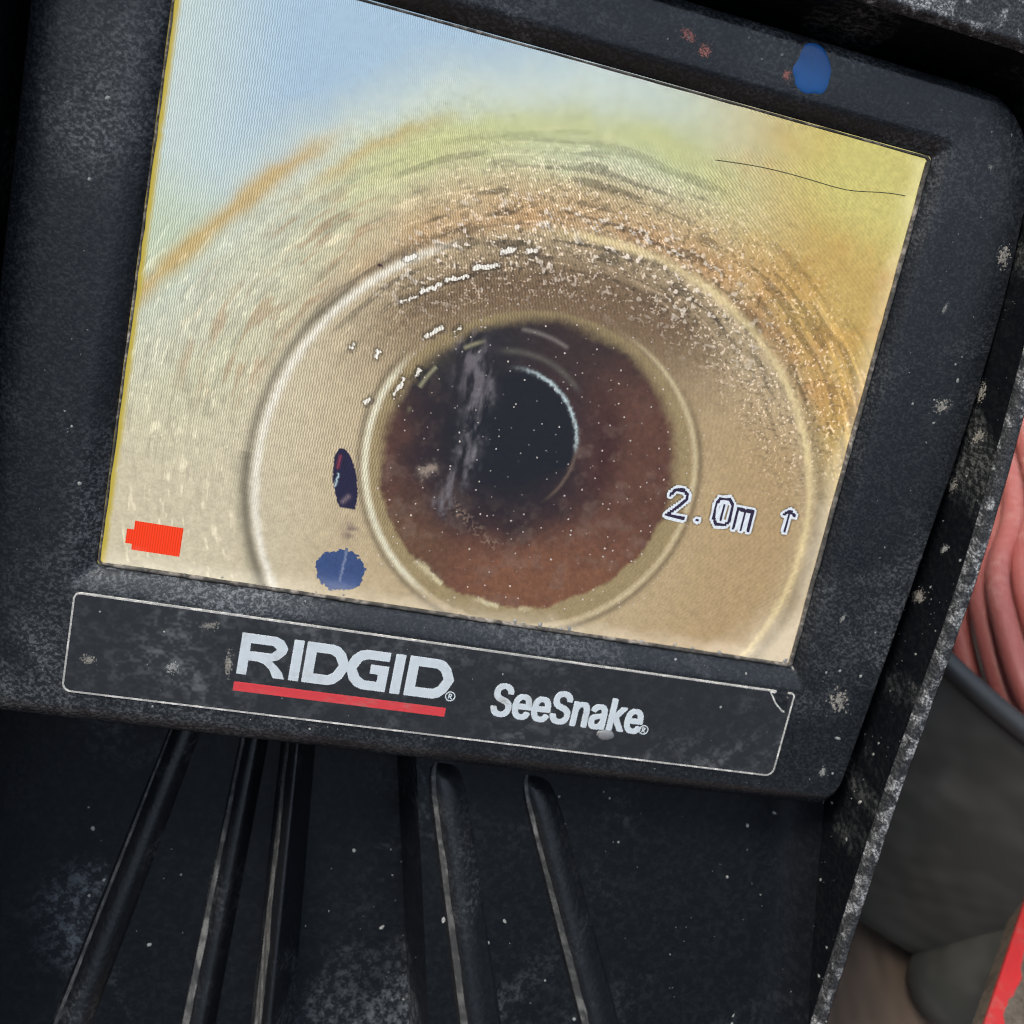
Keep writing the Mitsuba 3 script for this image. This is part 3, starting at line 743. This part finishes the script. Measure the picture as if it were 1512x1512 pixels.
DC, DZ = np.array([238.0, 100.0]), -70.0
D = "cable_drum"
labels[D] = {"label": "dark grey plastic drum with a thick rim on the ground beside the monitor", "category": "drum"}


def revolve(profile, c, n=200):
    t = np.linspace(0, 2 * math.pi, n, endpoint=False)
    v = np.concatenate([np.c_[c[0] + r_ * np.cos(t), c[1] + r_ * np.sin(t), np.full(n, z_)] for r_, z_ in profile])
    i = np.arange(n)
    f = np.concatenate([np.stack([j * n + i, j * n + (i + 1) % n, (j + 1) * n + (i + 1) % n, (j + 1) * n + i], 1) for j in range(len(profile) - 1)])
    return v, f


add("wall", revolve([(0.1, GZ + 0.6), (132, GZ + 0.6), (140, GZ + 3), (146, GZ + 9), (148.5, GZ + 18), (149.5, GZ + 60), (150, DZ - 2), (147, DZ - 2), (146, GZ + 20), (142, GZ + 9), (0.1, GZ + 6)], DC), "drum_plastic", D, smooth=40, dev=False)
th_ = np.linspace(0, 2 * math.pi, 240, endpoint=False)
add("rim", tube(np.c_[DC[0] + 149 * np.cos(th_), DC[1] + 149 * np.sin(th_), np.full(240, DZ)], 2.9, 16, closed=True), "drum_rim", D, smooth=True, dev=False)
import manifold3d
hull = trimesh.util.concatenate([trimesh.creation.icosphere(3, rr_).apply_translation(c_) for rr_, c_ in [(14, (189, -43, GZ + 14)), (14, (234, -49, GZ + 14)), (11, (193, -35, GZ + 68)), (11, (234, -41, GZ + 68))]]).convex_hull
add("foot", hull, "drum_plastic", D, smooth=50, dev=False, label="rounded lug on the outside of the drum")

C = "push_cable"
labels[C] = {"label": "coil of pinkish red cable wound inside the dark grey drum", "category": "cable"}
rc = np.random.default_rng(3)
CPTS = np.array([(192, 85), (175.5, 55), (169, 32.5), (168, 15), (172, -1.6), (185, -24), (214, -38), (260, -38), (310, -5), (338, 60), (335, 130), (292, 186), (236, 190), (204, 142), (192, 85)], float)
loop_ = CubicSpline(np.linspace(0, 1, len(CPTS)), CPTS, bc_type="periodic")
for k in range(24):
    layer, ring = k // 8, k % 8
    t = np.linspace(0, 1, 150, endpoint=False)
    c0 = np.array([256.0, 78.0]) + rc.uniform(-1.5, 1.5, 2)
    w1_, w2_, w3_ = rc.uniform(0, 6.3, 3)
    sc = 1.03 - 0.112 * ring - 0.012 * layer + rc.uniform(-0.008, 0.008) + 0.006 * np.sin(2 * math.pi * t + w1_) + 0.005 * np.sin(4 * math.pi * t + w2_)
    xy = c0 + (loop_(t) - c0) * sc[:, None]
    zz_ = -90 - 8.0 * layer + 1.2 * ring + 3.0 * (ring % 2) + rc.uniform(-1.5, 1.5) * (layer == 0) + 1.6 * np.sin(2 * math.pi * t + w3_)
    add("coil_turn", tube(np.c_[xy, zz_], 3.3, 12, closed=True), "cable_red", C, smooth=True, dev=False)

BD = "floor_board"
labels[BD] = {"label": "worn brown board with a chipped bright red painted edge, at the lower right beside the drum", "category": "board"}
EA, EB = np.array([128.0, -71.0, -94.0]), np.array([159.0, -41.0, -106.0])
eu = (EB - EA) / np.linalg.norm(EB - EA)
ew = np.cross(eu, [0.55, 0.35, -0.76])
ew *= np.sign(ew[0]) / np.linalg.norm(ew)
en = np.cross(eu, ew)
FR = np.eye(4)
en *= -np.sign(en @ np.array([0.65, 0.22, -0.72]))
FR[:3, 0], FR[:3, 1], FR[:3, 2], FR[:3, 3] = eu, ew, en, (EA + EB) / 2


def slab(x0, x1, y0, y1, z0, z1, chip=0.0, n=60, seed=1):
    """A board whose long edges at y1 (and y0 if chipped) are uneven."""
    xx = np.linspace(x0, x1, n)
    e1 = y1 + chip * (meshkit.fbm(np.c_[xx * 0.25, xx * 0, xx * 0], 4, seed) - 0.5)
    poly = Polygon(np.r_[np.c_[xx, np.full(n, y0)], np.c_[xx, e1][::-1]])
    m = extrude(poly, z0, z1)
    m.apply_transform(FR)
    return m


add("red_edge", slab(-80, 26, 0.0, 3.6, -1.0, 0.25, chip=2.6), "red_paint", BD, dev=False, label="chipped bright red painted edge")
add("panel", slab(-80, 26, 0.3, 70, -9, 0.0), "worn_board", BD, dev=False)
